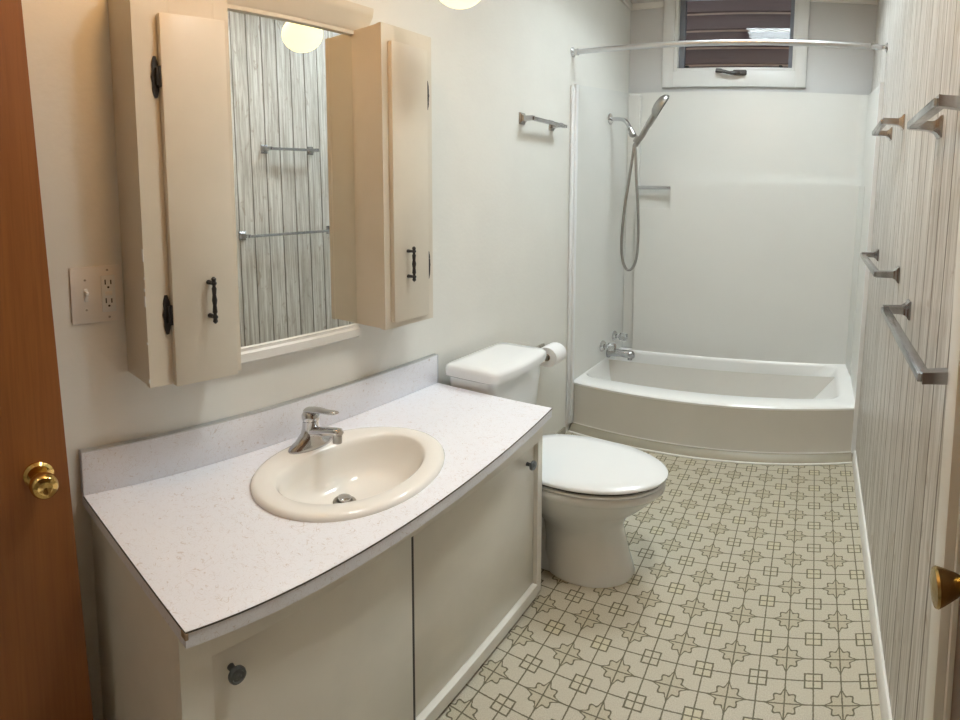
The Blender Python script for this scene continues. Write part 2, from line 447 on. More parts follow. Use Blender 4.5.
# doors
d1 = MB(); d1.loft([[(.085, YF+.03, z), (.122, YF+.03, z), (.122, y, z), (.085, y, z)] for z, y in ((.012, -2.509), (2.06, -2.571))]); d1 = d1.bevel(.0015).build('door_1', 'doorwood')
struct(d1, 'brown stained flush door standing open along the left wall', 'door')
kz, ky = .86, -2.600
MB().lathe([(.034, 0), (.034, .004), (.028, .010), (.012, .012), (.011, .026), (.016, .030), (.027, .036), (.031, .046), (.030, .056), (.025, .062), (.016, .064), (.013, .062), (.0, .061)], (.122, ky, kz), (1, 0, 0), 32, cap1=False).build('door_knob', 'brass', d1, label='polished brass door knob')
dt = MB(); dt.box(xr(0)-.012, xr(0)+.07, DY1-.004, DY1+.062, 0, DZ+.06, .004); dt.box(xr(0)-.012, xr(0)+.07, DY0-.06, DY0+.004, 0, DZ+.06, .004); dt.box(xr(0)-.012, xr(0)+.07, DY0, DY1, DZ, DZ+.06, .004)
struct(dt.build('trim_3', 'trimw'), 'cream painted casing around the dark door in the right wall', 'trim')
d2 = MB().box(xr(0)+.012, xr(0)+.05, DY0+.004, DY1-.022, .012, DZ, .002).build('door_2', 'brownwood')
struct(d2, 'dark brown door in the panelled wall at the right edge', 'door')
struct(MB().box(xr(0)+.004, xr(0)+.05, DY1-.02, DY1-.008, 0, DZ, .002).build('trim_4', 'trimw'), 'cream door stop beside the dark door', 'trim')
MB().lathe([(.034, 0), (.034, .005), (.026, .010), (.012, .013), (.011, .028), (.017, .036), (.026, .056), (.029, .064), (.027, .068), (.0, .071)], (xr(0)+.012, -2.095, .925), (-1, 0, 0), 32, cap1=False).build('door_knob', 'oldbrass', d2, label='aged brass door knob')

# ------------------------------------------------------------------ tub and surround
BOW = .07; DT = YB-.015
def rrect(x0, x1, y0, y1, r, z, n=10, m=6, bow=0.0):
    pts = []
    def seg(a, b):
        for i in range(n): t = i/n; pts.append((a[0]+(b[0]-a[0])*t, a[1]+(b[1]-a[1])*t))
    def arc(cx, cy, s):
        for i in range(m): t = s+PI/2*i/m; pts.append((cx+r*math.cos(t), cy+r*math.sin(t)))
    seg((x0+r, y0), (x1-r, y0)); arc(x1-r, y0+r, -PI/2)
    seg((x1, y0+r), (x1, y1-r)); arc(x1-r, y1-r, 0)
    seg((x1-r, y1), (x0+r, y1)); arc(x0+r, y1-r, PI/2)
    seg((x0, y1-r), (x0, y0+r)); arc(x0+r, y0+r, PI)
    out = []
    for x, y in pts:
        w = max(0, 1-(y-y0)/max(1e-6, (y1-y0)))**2; t = min(1, max(0, x/RX))
        out.append((x, y-bow*4*t*(1-t)*w, z))
    return out
ZR = .329
tub = thing('bathtub', 'off white fibreglass bathtub with bowed front apron and tall moulded surround', 'bathtub', (.76, .38, 0))
tx1 = xr(0)-.002
b = MB()
R_ = [rrect(.004, tx1, .003, DT, .012, ZR-.022, bow=BOW), rrect(.004, tx1, .0, DT, .014, ZR-.010, bow=BOW), rrect(.010, tx1-.004, .010, DT-.004, .018, ZR-.001, bow=BOW), rrect(.014, tx1-.008, .022, DT-.008, .018, ZR, bow=BOW),
      rrect(.019, tx1-.075, .118, DT-.100, .06, ZR, bow=BOW*.8), rrect(.021, tx1-.088, .130, DT-.107, .07, ZR-.005, bow=BOW*.8), rrect(.022, tx1-.098, .138, DT-.112, .08, ZR-.022, bow=BOW*.75),
      rrect(.030, tx1-.17, .150, DT-.122, .10, ZR-.12, bow=BOW*.6), rrect(.045, tx1-.25, .165, DT-.132, .11, ZR-.22, bow=BOW*.5), rrect(.075, tx1-.32, .19, DT-.15, .11, ZR-.265, bow=BOW*.4), rrect(.16, tx1-.43, .27, DT-.16, .10, ZR-.28, bow=BOW*.3)]
b.loft(R_, cap0=False, cap1=True); b.build('basin', 'tubfiber', tub, smooth=60)
b = MB(); b.loft([rrect(.004, tx1, .008, DT-.3, .012, .052, bow=BOW), rrect(.004, tx1, .005, DT-.3, .012, ZR-.03, bow=BOW), rrect(.004, tx1, .003, DT-.3, .012, ZR-.021, bow=BOW)], cap1=False)
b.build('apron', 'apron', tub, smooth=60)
b = MB(); b.loft([rrect(.004, tx1, -.032, DT-.3, .012, .0, bow=BOW), rrect(.004, tx1, -.026, DT-.3, .012, .012, bow=BOW), rrect(.004, tx1, .004, DT-.3, .012, .050, bow=BOW)]); b.build('apron_base', 'toebase', tub, smooth=60, label='beige base strip under the apron')
for zz, yy, rr in ((.052, .004, .0035), (.004, -.033, .006)):
    b = MB(); b.tube([(.010+(tx1-.016)*i/30, yy-BOW*4*(i/30)*(1-i/30), zz) for i in range(31)], rr, 8); b.build('caulk_line', 'caulk', tub)
# surround: U-shaped plan, rounded corners
def uplan(off, r, nn=8):
    """plan line of the surround at a distance off from the walls"""
    x0, y1 = off, DT-off+.0
    return x0, y1, r
ZT0, ZT1 = 2.205, 2.315
def sur_ring(off, yf, r=.06, right=0):
    pts = [(off, yf), (off, yf+.25)]
    y1 = DT-off
    for i in range(9): t = PI-PI/2*i/8; pts.append((off+r+r*math.cos(t), y1-r+r*math.sin(t)))
    for i in range(1, 8): pts.append((off+r+(1.524-2*off-2*r)*i/8, y1))
    for i in range(9): t = PI/2-PI/2*i/8; pts.append((1.524-off-r+r*math.cos(t), y1-r+r*math.sin(t)))
    pts += [(1.524-off, yf+.25), (1.524-off, yf)]
    return pts
def sur_pt(p, z):
    x, y = p
    return (x+LEAN*z*(x/1.524), y, z)
def ztop(y): return ZT0+(ZT1-ZT0)*min(1, max(0, y/DT))
b = MB()
outr = sur_ring(.003, .0); inn = sur_ring(.016, .0)
rows = []
for fr in (0, .35, .7, 1):
    rows.append([sur_pt(p, ZR-.015+(ztop(p[1])-ZR+.015)*fr) for p in inn])
rows.append([sur_pt(p, ztop(p[1])) for p in outr])
rows.append([sur_pt(p, ZR-.015) for p in outr])
n = len(inn); verts = [q for r in rows for q in r]; fcs = []
for k in range(len(rows)-1):
    for i in range(n-1): fcs.append((k*n+i, k*n+i+1, (k+1)*n+i+1, (k+1)*n+i))
fcs.append(tuple(k*n for k in range(len(rows)))); fcs.append(tuple(k*n+n-1 for k in range(len(rows))))
b._add(verts, fcs); b.build('surround', 'fiber', tub, smooth=50)
# lower, thicker back panel with the notch for the soap ledge
b = MB()
yb0, yb1 = DT-.088, DT-.010
poly = [(.105, ZR-.003), (1.505, ZR-.003), (1.518, 1.652), (.333, 1.645), (.333, 1.440), (.105, 1.435)]
b.prism(poly, yb0, yb1); b.bevel(.026, 4, 50); b.build('ledge_panel', 'fiber', tub, smooth=12)
b = MB(); b.box(.022, .106, DT-.060, DT-.012, ZR-.003, ZT0+.09, .012, 3); b.build('corner_panel', 'fiber', tub, smooth=12)
b = MB(); b.loft([[(xr(z)-.017-w*1.0, y, z) if q else (xr(z)-.013, y, z) for y, w, q in ((DT-.32, 0, 0), (DT-.32, .003, 1), (DT-.05, .022, 1), (DT-.05, 0, 0))] for z in (ZR-.003, 1.64)]); b.bevel(.004, 2, 50); b.build('side_ledge', 'fiber', tub)
b = MB(); b.tube([(.100, DT-.062, 1.592), (.336, DT-.062, 1.594)], .0135, 14); b.build('grab_bar', 'chrome', tub, label='chrome bar across the soap niche')
# edge trims
b = MB(); b.box(.001, .012, -.058, -.036, .055, ZT0-.012, .004); b.box(.001, .010, -.040, -.022, .055, ZT0-.02, .001); b.box(.001, .022, -.026, .006, .055, ZT0, .006); b.build('edge_trim', 'edgewhite', tub)
b = MB(); b.loft([[(xr(z)-.022, -.030, z), (xr(z)-.001, -.030, z), (xr(z)-.001, .006, z), (xr(z)-.022, .006, z)] for z in (.06, ZT0)]); b.bevel(.004); b.build('edge_trim', 'edgewhite', tub)

# ------------------------------------------------------------------ tub fittings
def tub_tap(y, z, label):
    t = thing('tub_tap', label, 'tap', (.016, y, z), 'acrylic tub taps')
    MB().lathe([(.040, 0), (.040, .005), (.030, .016), (.015, .022), (.013, .040), (.015, .042)], (.016, y, z), (1, 0, 0), 24).build('escutcheon', 'chrome', t)
    n = 10; k = MB()
    prof = [(.014, .036), (.026, .042), (.029, .070), (.025, .086), (.012, .090)]
    rings = [[Vector((.016+h, y+r*(1+.10*(i % 2))*math.cos(2*PI*i/(2*n)), z+r*(1+.10*(i % 2))*math.sin(2*PI*i/(2*n)))) for i in range(2*n)] for r, h in prof]
    k.loft(rings); k.build('tap_knob', 'crystal', t, label='clear acrylic faceted knob')
tub_tap(.425, .440, 'clear acrylic tub tap on chrome disc, nearer the tub front')
tub_tap(.635, .458, 'clear acrylic tub tap on chrome disc, nearer the back wall')
sp = MB()
sx, sy, sz = .016, .53, .362
def sring(x, w, h, zc, n=20): return [(x, sy+w*math.copysign(abs(math.cos(2*PI*i/n))**.7, math.cos(2*PI*i/n)), zc+h*math.copysign(abs(math.sin(2*PI*i/n))**.7, math.sin(2*PI*i/n))) for i in range(n)]
sp.loft([sring(sx, .034, .036, sz), sring(sx+.014, .034, .036, sz), sring(sx+.022, .028, .028, sz+.003), sring(sx+.09, .026, .025, sz+.005), sring(sx+.14, .028, .027, sz+.003), sring(sx+.162, .026, .028, sz), sring(sx+.174, .018, .018, sz-.004)])
sp.lathe([(.015, 0), (.016, .02)], (sx+.148, sy, sz-.038), (0, 0, 1), 16)
tag(sp.build('tub_spout', 'barmetal', smooth=50), 'chrome tub spout on the surround below the two clear handles', 'tub spout')
ov = thing('overflow_plate', 'round tarnished overflow plate with trip lever, below the tub spout', 'overflow plate', (.022, .585, .222))
MB().lathe([(.045, 0), (.044, .004), (.034, .010), (.0, .012)], (.022, .585, .222), (1, 0, 0), 28, cap1=False).build('plate', 'drainmetal', ov)
MB().tube([(.030, .585, .222), (.052, .582, .214), (.080, .578, .198)], [.007, .007, .009], 10).build('trip_lever', 'drainmetal', ov)

# shower arm, hand shower, hose
sa = thing('shower_arm', 'chrome bent shower arm on round wall flange above the tub', 'shower arm', (.016, .48, 2.067))
MB().lathe([(.040, 0), (.039, .005), (.026, .012), (.012, .014)], (.016, .48, 2.067), (1, 0, 0), 28).build('wall_flange', 'chrome', sa)
armp = curve([(.016, .48, 2.067), (.085, .47, 2.062), (.13, .45, 2.040), (.165, .43, 1.985)], 8)
MB().tube(armp, .0135, 14).build('pipe', 'chrome', sa)
hb = MB(); hb.lathe([(.015, 0), (.017, .01), (.017, .03), (.022, .036), (.022, .06), (.015, .068)], (.160, .433, 1.995), (.05, -.02, -.11), 18)
hb.lathe([(.021, -.025), (.022, .022)], (.215, .42, 1.915), (.5, -.04, .86), 18)
hb.build('holder', 'nickel', sa)
hs = thing('hand_shower', 'brushed nickel hand shower in its holder with a long looping hose', 'hand shower', (.19, .43, 1.90))
p0 = Vector((.195, .42, 1.865)); hd = Vector((.325, .40, 2.085))
hn = MB(); hn.tube(curve([p0, p0.lerp(hd, .3)+Vector((.004, 0, 0)), p0.lerp(hd, .62), hd], 6), [.013]+[.0165]*6+[.018]*6+[.021]*6, 14); hn.build('handle', 'nickel', hs)
face = Vector((.80, .30, -.50)).normalized(); along = (hd-p0).normalized()
face = (face-along*face.dot(along)).normalized(); hc = hd+along*.055
side = along.cross(face).normalized(); n = 28
def oring(off, a, bq): return [hc+face*off+along*(a*math.cos(2*PI*i/n))+side*(bq*math.sin(2*PI*i/n)) for i in range(n)]
h = MB(); h.loft([oring(-.036, .02, .014), oring(-.030, .052, .030), oring(-.014, .078, .046), oring(.008, .084, .052), oring(.015, .080, .049)]); h.build('spray_head', 'nickel', hs, smooth=50)
h = MB(); h.loft([oring(.0151, .072, .044), oring(.019, .068, .041)]); h.build('spray_face', 'knob', hs)
hp = [p0+Vector((.004, 0, .004)), (.205, .42, 1.79), (.214, .42, 1.62), (.226, .42, 1.45), (.232, .42, 1.25), (.226, .418, 1.10), (.200, .418, 1.02), (.165, .42, 1.012), (.138, .42, 1.08), (.130, .42, 1.22), (.143, .425, 1.45), (.165, .428, 1.65), (.180, .43, 1.78), (.190, .432, 1.88)]
MB().tube(curve(hp, 10), .0088, 10).build('hose', 'nickel', hs)

# curtain rod
rd = thing('curtain_rod', 'satin aluminium shower curtain rod spanning wall to wall', 'curtain rod', (.76, -.034, 2.397))
MB().tube([(.012, -.034, 2.392), (.6, -.034, 2.398), (xr(2.4)-.06, -.034, 2.397)], .0155, 18).build('tube', 'alu', rd)
MB().tube([(xr(2.4)-.08, -.034, 2.397), (xr(2.4)-.05, -.034, 2.397), (xr(2.4)-.012, -.034, 2.397)], [.017, .017, .010], 16).build('end_sleeve', 'chrome', rd)
MB().lathe([(.030, 0), (.029, .005), (.019, .012), (.019, .03)], (0, -.034, 2.392), (1, 0, 0), 22).build('wall_flange', 'chrome', rd)
MB().lathe([(.028, 0), (.027, .005), (.014, .012), (.012, .03)], (xr(2.4), -.034, 2.397), (-1, 0, 0), 22).build('wall_flange', 'chrome', rd)

# ------------------------------------------------------------------ towel bars (square posts, flat bar)
def towel_bar(y0, y1, z, label, right=True, out=.067, over0=.0, over1=.0, group=None, bh=.011):
    sgn = -1 if right else 1
    X = lambda d: (xr(z)-d) if right else d
    t = thing('towel_bar', label, 'towel bar', (X(0), (y0+y1)/2, z), group)
    for y in (y0, y1):
        p = MB()
        def sq(d, h, w): return [(X(d), y-w, z-h), (X(d), y+w, z-h), (X(d), y+w, z+h), (X(d), y-w, z+h)]
        p.loft([sq(0, .030, .024), sq(.005, .029, .023), sq(.012, .018, .017), sq(.022, .0125, .014), sq(out-.006, .0115, .0125), sq(out+.006, .0115, .0125)])
        p.bevel(.0012, 1, 30)
        p.build('post', 'barmetal', t)
    q = MB(); xa, xb = sorted((X(out-.010), X(out+.012)))
    q.box(xa, xb, y0-over0, y1+over1, z-bh, z+bh*.6, .0015, 2); q.build('bar', 'barmetal', t)
    return t
towel_bar(-.565, -.275, 1.922, 'short chrome towel bar on the left wall beside the tub edge', False, .055, .0, .045)
towel_bar(-.85, -.50, 1.857, 'short chrome towel bar high on the panelling nearest the tub')
towel_bar(-1.83, -1.51, 1.742, 'short chrome towel bar high on the panelling, closer and cut by the right edge')
towel_bar(-1.03, -.365, 1.270, 'long chrome towel bar at mid height on the panelling, ending near the tub')
towel_bar(-1.895, -1.29, 1.196, 'long chrome towel bar at mid height on the panelling, nearest the right edge')

# ------------------------------------------------------------------ toilet
TY = -.998; TB = -1.042
def egg(x0, x1, hw, z, n=48, k=.42, pw=1.0):
    xc = x0+(x1-x0)*k; out = []
    for i in range(n):
        t = 2*PI*i/n; c, s = math.cos(t), math.sin(t)
        a = (x1-xc) if c > 0 else (xc-x0)
        e = 1.0 if c > 0 else pw
        out.append((xc+a*math.copysign(abs(c)**e, c), TB+hw*math.copysign(abs(s)**(1.0 if c > 0 else .8), s), z))
    return out
to = thing('toilet', 'white two piece toilet with closed lid between vanity and tub', 'toilet', (.42, TY, 0))
b = MB()
b.loft([egg(.40, .722, .116, 0, k=.45), egg(.40, .725, .118, .012, k=.45), egg(.40, .714, .113, .05, k=.45), egg(.40, .694, .104, .13, k=.45), egg(.39, .680, .103, .20, k=.45), egg(.34, .695, .122, .25, k=.45), egg(.28, .740, .153, .29, k=.45), egg(.24, .785, .174, .335, k=.45), egg(.225, .808, .183, .360, k=.45), egg(.222, .815, .186, .368, k=.45), egg(.222, .822, .190, .374, k=.45), egg(.222, .824, .191, .396, k=.45), egg(.23, .818, .187, .402, k=.45)])
b.loft([rrect(.12, .50, TB-.092, TB+.092, .04, 0), rrect(.12, .50, TB-.089, TB+.089, .04, .04), rrect(.14, .48, TB-.062, TB+.062, .03, .07), rrect(.14, .48, TB-.06, TB+.06, .03, .26), rrect(.07, .44, TB-.12, TB+.12, .04, .35), rrect(.07, .44, TB-.13, TB+.13, .04, .401)])
for s_ in (-1, 1):
    b.tube(curve([(.42, TB+s_*.05, .24), (.34, TB+s_*.062, .21), (.27, TB+s_*.064, .12), (.20, TB+s_*.062, .10), (.15, TB+s_*.06, .17)], 6), .036, 14)
b.build('bowl', 'porc', to, smooth=55)
for s_ in (-1, 1):
    MB().lathe([(.016, 0), (.015, .010), (.009, .016), (.0, .018)], (.36, TB+s_*.10, .0), (0, 0, 1), 16, cap1=False).build('bolt_cap', 'porc', to)
b = MB(); b.loft([egg(.295, .818, .186, .4035, pw=.75), egg(.29, .826, .191, .409, pw=.75), egg(.295, .822, .188, .416, pw=.75)]); b.build('seat', 'seat', to, smooth=50)
b = MB(); b.loft([egg(.30, .812, .181, .416, pw=.75), egg(.30, .812, .181, .428, pw=.75)]); b.build('seat_gap_shade', 'shadeseam', to)  # dark ring standing in for the shade between lid and seat
b = MB(); b.loft([egg(.272, .824, .189, .4265, pw=.72), egg(.268, .832, .195, .431, pw=.72), egg(.268, .832, .195, .437, pw=.72), egg(.275, .824, .189, .443, pw=.72), egg(.31, .76, .150, .446, pw=.72), egg(.4, .6, .06, .448, pw=.8)]); b.build('lid', 'seat', to, smooth=50)
for s_ in (-1, 1):
    MB().box(.252, .292, TB+s_*.075-.018, TB+s_*.075+.018, .402, .426, .006, 3).build('hinge', 'seat', to)
def tring(x0, x1, hw, z, fb=.022, r=.03): # tank ring with a softly bowed front
    pts = rrect(x0, x1, TY-hw, TY+hw, r, z); out = []
    for x, y, zz in pts:
        t = (x-x0)/(x1-x0); q = (y-TY)/hw
        out.append((x+fb*t*(1-q*q), y, zz))
    return out
b = MB(); b.loft([tring(.06, .205, .165, .399), tring(.055, .225, .172, .415), tring(.05, .238, .180, .62), tring(.048, .246, .186, .755)]); b.build('tank', 'porc', to, smooth=50)
b = MB(); b.loft([tring(.040, .252, .190, .755), tring(.036, .262, .197, .760), tring(.036, .266, .199, .790), tring(.040, .263, .196, .800), tring(.048, .254, .190, .806), tring(.08, .21, .15, .809)]); b.build('tank_lid', 'porc', to, smooth=50)

# toilet paper
ph = thing('paper_holder', 'small chrome toilet paper holder on left wall past the tank', 'paper holder', (0, -.42, .66))
MB().box(.0005, .012, -.475, -.335, .612, .668, .004).build('wall_plate', 'drainmetal', ph)
for y in (-.469, -.341):
    m_ = MB(); m_.box(.008, .096, y-.006, y+.006, .618, .652, .005, 3); m_.build('arm', 'drainmetal', ph)
MB().tube([(.083, -.469, .632), (.083, -.341, .632)], .009, 12).build('roller', 'drainmetal', ph)
tp = thing('toilet_roll', 'white toilet paper roll on the wall holder beside the tank', 'toilet paper', (.083, -.405, .632))
def hollow(y0, y1, ro, ri, c):
    m_ = MB(); m_.lathe([(ri, 0), (ro-.002, 0), (ro, .002), (ro, y1-y0-.002), (ro-.002, y1-y0), (ri, y1-y0), (ri, 0)], (c[0], y0, c[1]), (0, 1, 0), 36, False, False); return m_
hollow(-.460, -.350, .056, .021, (.083, .632)).build('paper', 'paper', tp)
hollow(-.461, -.349, .021, .018, (.083, .632)).build('core', 'core', tp)

# ------------------------------------------------------------------ vanity
ZV = .72; VY0, VY1 = -2.476, -1.200; VD = .503
va = thing('vanity_cabinet', 'cream painted vanity cabinet with two sliding doors', 'vanity', (.24, (VY0+VY1)/2, 0))
y0, y1 = -2.456, -1.243; xf = .474
dz0, dz1 = .055, .615
b = MB()
b.box(.001, xf-.02, y0, y0+.018, 0, ZV-.035); b.box(.001, xf-.02, y1-.018, y1, 0, ZV-.035); b.box(.40, .415, y0+.018, y1-.018, 0, .04)
b.box(.02, xf-.03, y0+.018, y1-.018, .04, .055); b.box(.001, .012, y0+.018, y1-.018, .04, ZV-.2)
b.build('carcass', 'vanity', va, smooth=0)
b = MB(); fx0 = xf-.021
b.box(fx0, xf, y0, y0+.062, .012, ZV-.035, .0015); b.box(fx0, xf, y1-.030, y1, .012, ZV-.035, .0015)
b.box(fx0, xf, y0+.06, y1-.028, dz1, ZV-.035, .0015); b.box(fx0, xf+.003, y0+.06, y1-.028, .012, dz0, .002)
b.build('face_frame', 'vanity', va, smooth=0)
ym = -1.880
dl = MB().box(xf-.011, xf-.002, y0+.062, ym, dz0+.001, dz1-.001, .001).build('sliding_door', 'vdoor', va)
dr = MB().box(xf-.022, xf-.014, ym-.02, y1-.031, dz0+.001, dz1-.001, .001).build('sliding_door', 'vdoor', va)
MB().box(xf-.0135, xf-.0105, ym-.010, ym+.017, dz0+.001, dz1-.001).build('door_gap_shade', 'shadeseam', va, smooth=0)  # dark strip painted in for the shade where the doors overlap
def vknob(x, y, z, parent):
    MB().lathe([(.007, 0), (.006, .012), (.010, .016), (.0165, .018), (.0175, .022), (.016, .026), (.012, .027), (.011, .0255), (.006, .026), (.004, .028), (.0, .0285)], (x, y, z), (1, 0, 0), 26, cap1=False).build('knob', 'knob', parent, label='dark pewter knob')
vknob(xf-.002, -2.358, .572, dl); vknob(xf-.014, y1-.078, .552, dr)

# countertop with the sink cut-out
SCX, SCY, SA, SB_ = .268, -1.868, .200, .277
def ell(a, bq, z, cx=SCX, cy=SCY, n=64): return [(cx+a*math.cos(2*PI*i/n), cy+bq*math.sin(2*PI*i/n), z) for i in range(n)]
ct = thing('countertop', 'white flecked laminate countertop on the cream vanity', 'countertop', (.25, (VY0+VY1)/2, ZV-.035))
b = MB(); bm = b.bm
CB = .032
front = [(VD-.019*(i/24)+CB*4*(i/24)*(1-i/24), -2.456+(VY1+2.456)*i/24) for i in range(25)]
outl = front+[(.001, VY1), (.001, VY0)]
def loop(pts, z):
    vs = [bm.verts.new((p[0], p[1], z)) for p in pts]
    es = [bm.edges.new((vs[i], vs[(i+1) % len(vs)])) for i in range(len(vs))]; return vs, es
hole = [(p[0], p[1]) for p in ell(SA-.02, SB_-.02, 0)]
T_ = []
for z in (ZV, ZV-.034):
    o_, oe = loop(outl, z); h_, he = loop(hole, z)
    bmesh.ops.triangle_fill(bm, use_beauty=True, use_dissolve=False, edges=oe+he); T_.append((o_, h_))
for k in (0, 1):
    A_, B_ = T_[0][k], T_[1][k]
    for i in range(len(A_)):
        j = (i+1) % len(A_); bm.faces.new((A_[i], A_[j], B_[j], B_[i]))
b.build('slab', 'counter', ct, smooth=30)
b = MB(); b.box(.001, .020, VY0, VY1, ZV, ZV+.122, .0015); b.build('backsplash', 'counter', ct)
b = MB(); b.box(.001, .021, VY0, VY1, ZV+.122, ZV+.1255, .001); b.box(.018, .0215, VY1-.003, VY1+.001, ZV, ZV+.124, .0005); b.build('edge_band', 'alu', ct, label='thin metal band along the backsplash edge')
b = MB()
pts = [(p[0]+.0015, p[1]) for p in front]
b.loft([[(x_, y_, ZV-.0034) for x_, y_ in pts]+[(x_-.003, y_, ZV-.0034) for x_, y_ in pts[::-1]], [(x_, y_, ZV-.001) for x_, y_ in pts]+[(x_-.003, y_, ZV-.001) for x_, y_ in pts[::-1]]])
b.loft([[(.02, VY0-.001, z), (VD, -2.457, z), (VD, -2.453, z), (.02, VY0+.003, z)] for z in (ZV-.0045, ZV-.001)])
b.build('seam_line', 'shadeseam', ct, smooth=0, label='dark seam under the laminate edge')
b = MB(); b.box(VD-.012, VD+.0030, -2.4585, -2.452, ZV-.016, ZV-.003, .001); b.build('chipped_corner', 'core', ct, label='chipped brown corner')

# sink
sk = thing('sink', 'almond oval drop-in sink in the white countertop', 'sink', (SCX, SCY, ZV))
def dring(af, ab, bq, z, cx, pb=.75, n=64):
    out = []
    for i in range(n):
        t = 2*PI*i/n; c, s = math.cos(t), math.sin(t)
        if c >= 0: out.append((cx+af*c, SCY+bq*s, z))
        else: out.append((cx-ab*abs(c)**1.0*(1.0), SCY+bq*math.copysign(abs(s)**pb, s), z))
    return out
b = MB()
RS = [ell(SA, SB_, ZV-.001), ell(SA+.001, SB_+.001, ZV+.006), ell(SA-.003, SB_-.003, ZV+.013), ell(SA-.012, SB_-.012, ZV+.0165),
      dring(.156, .118, .224, ZV+.0165, .268), dring(.150, .112, .218, ZV+.011, .268), dring(.146, .108, .213, ZV-.004, .268), dring(.134, .104, .198, ZV-.04, .262), dring(.112, .094, .168, ZV-.080, .252), dring(.080, .074, .118, ZV-.106, .242), dring(.044, .042, .050, ZV-.116, .236), dring(.030, .030, .030, ZV-.118, .236)]
b.loft(RS, cap0=False, cap1=True); b.build('basin', 'sink', sk, smooth=60)
DX = .236
b = MB(); b.lathe([(.031, 0), (.030, .003), (.021, .004), (.020, .0)], (DX, SCY, ZV-.1165), (0, 0, 1), 28); b.build('drain_ring', 'drainmetal', sk)
b = MB(); b.lathe([(.016, 0), (.018, .008), (.0175, .014), (.012, .016), (.0, .0165)], (DX, SCY, ZV-.115), (0, 0, 1), 24, cap1=False); b.build('stopper', 'chrome', sk)

# faucet
fx, fy, fz = .114, SCY-.008, ZV+.0155
fa = thing('faucet', 'chrome single lever faucet on the almond sink', 'faucet', (fx, fy, fz))
def oval(cx, a, bq, z, n=32, tilt=0): return [(cx+a*math.cos(2*PI*i/n)+0, fy+bq*math.sin(2*PI*i/n), z+tilt*a*math.cos(2*PI*i/n)) for i in range(n)]
b = MB(); b.loft([oval(fx, .028, .074, fz), oval(fx, .029, .075, fz+.004), oval(fx, .027, .071, fz+.012), oval(fx, .024, .050, fz+.024), oval(fx, .023, .030, fz+.042), oval(fx+.001, .022, .024, fz+.062), oval(fx+.002, .022, .023, fz+.084, tilt=.25)]); b.build('base', 'chrome', fa, smooth=60)
b = MB()
def spr(x, w, h, z, n=18): return [(x, fy+w*math.cos(2*PI*i/n), z+h*math.sin(2*PI*i/n)) for i in range(n)]
b.loft([spr(fx+.005, .021, .016, fz+.050), spr(fx+.04, .019, .015, fz+.062), spr(fx+.085, .017, .013, fz+.078), spr(fx+.112, .016, .012, fz+.086), spr(fx+.122, .010, .008, fz+.086)]); b.build('spout', 'chrome', fa, smooth=60)
b = MB(); b.lathe([(.012, 0), (.0125, .02), (.012, .026)], (fx+.108, fy, fz+.052), (.0, 0, 1), 20); b.build('aerator', 'nickel', fa)
b = MB(); b.ball((fx+.003, fy, fz+.098), .025, .026, .024, 22)
b.loft([[(fx+.0+x_, fy+w*math.cos(2*PI*i/14), z_+h_*math.sin(2*PI*i/14)) for i in range(14)] for x_, w, h_, z_ in ((-.008, .018, .010, fz+.116), (.025, .019, .009, fz+.126), (.065, .015, .006, fz+.134), (.102, .012, .0055, fz+.142), (.108, .008, .003, fz+.143))]); b.build('lever_handle', 'chrome', fa, smooth=60)
b = MB(); b.tube([(fx-.024, fy, fz+.01), (fx-.026, fy, fz+.085)], .003, 8); b.lathe([(.003, 0), (.0065, .004), (.0065, .012), (.003, .016)], (fx-.026, fy, fz+.080), (0, 0, 1), 14); b.build('lift_rod', 'chrome', fa)

# ------------------------------------------------------------------ wall cabinets, mirror
def pull(x, y, z, parent, h=.125):
    b = MB()
    for s_ in (-1, 1):
        b.tube([(x, y, z+s_*h*.36), (x+.022, y, z+s_*h*.36)], [.0065, .0045], 10)
        b.ball((x+.024, y, z+s_*h*.36), .0068, n=12)
        b.tube([(x+.024, y, z+s_*h*.36), (x+.024, y, z+s_*h*.46), (x+.024, y, z+s_*h*.5)], [.004, .006, .002], 10)
    b.tube([(x+.024, y, z+h*.36*t) for t in (-1, -.8, -.7, -.3, 0, .3, .7, .8, 1)], [.0045, .004, .006, .0045, .0065, .0045, .006, .004, .0045], 10)
    b.build('pull_handle', 'blackiron', parent, label='black turned iron pull')
def hinge(x, y, z, parent, hh=.052, sgn=1):
    b = MB()
    n = 14; out = []
    for i in range(n+1):
        t = -1+2*i/n; w = .0085*(1-.65*abs(t)**3)+.0018*math.cos(3*PI*t)*(1-abs(t))
        out.append((w, t*hh))
    poly = [(y-sgn*.009-w, z+q) for w, q in out]+[(y-sgn*.009+w, z+q) for w, q in out[::-1]]
    b.loft([[(x, p, q) for p, q in poly], [(x+.003, p, q) for p, q in poly]])
    b.tube([(x+.010, y-sgn*.001, z-hh*.5), (x+.010, y-sgn*.001, z+hh*.5)], .0045, 10)
    b.box(x+.002, x+.011, min(y-sgn*.009, y-sgn*.001), max(y-sgn*.009, y-sgn*.001), z-hh*.45, z+hh*.45, .002)
    b.build('hinge', 'blackiron', parent, label='black iron surface hinge')
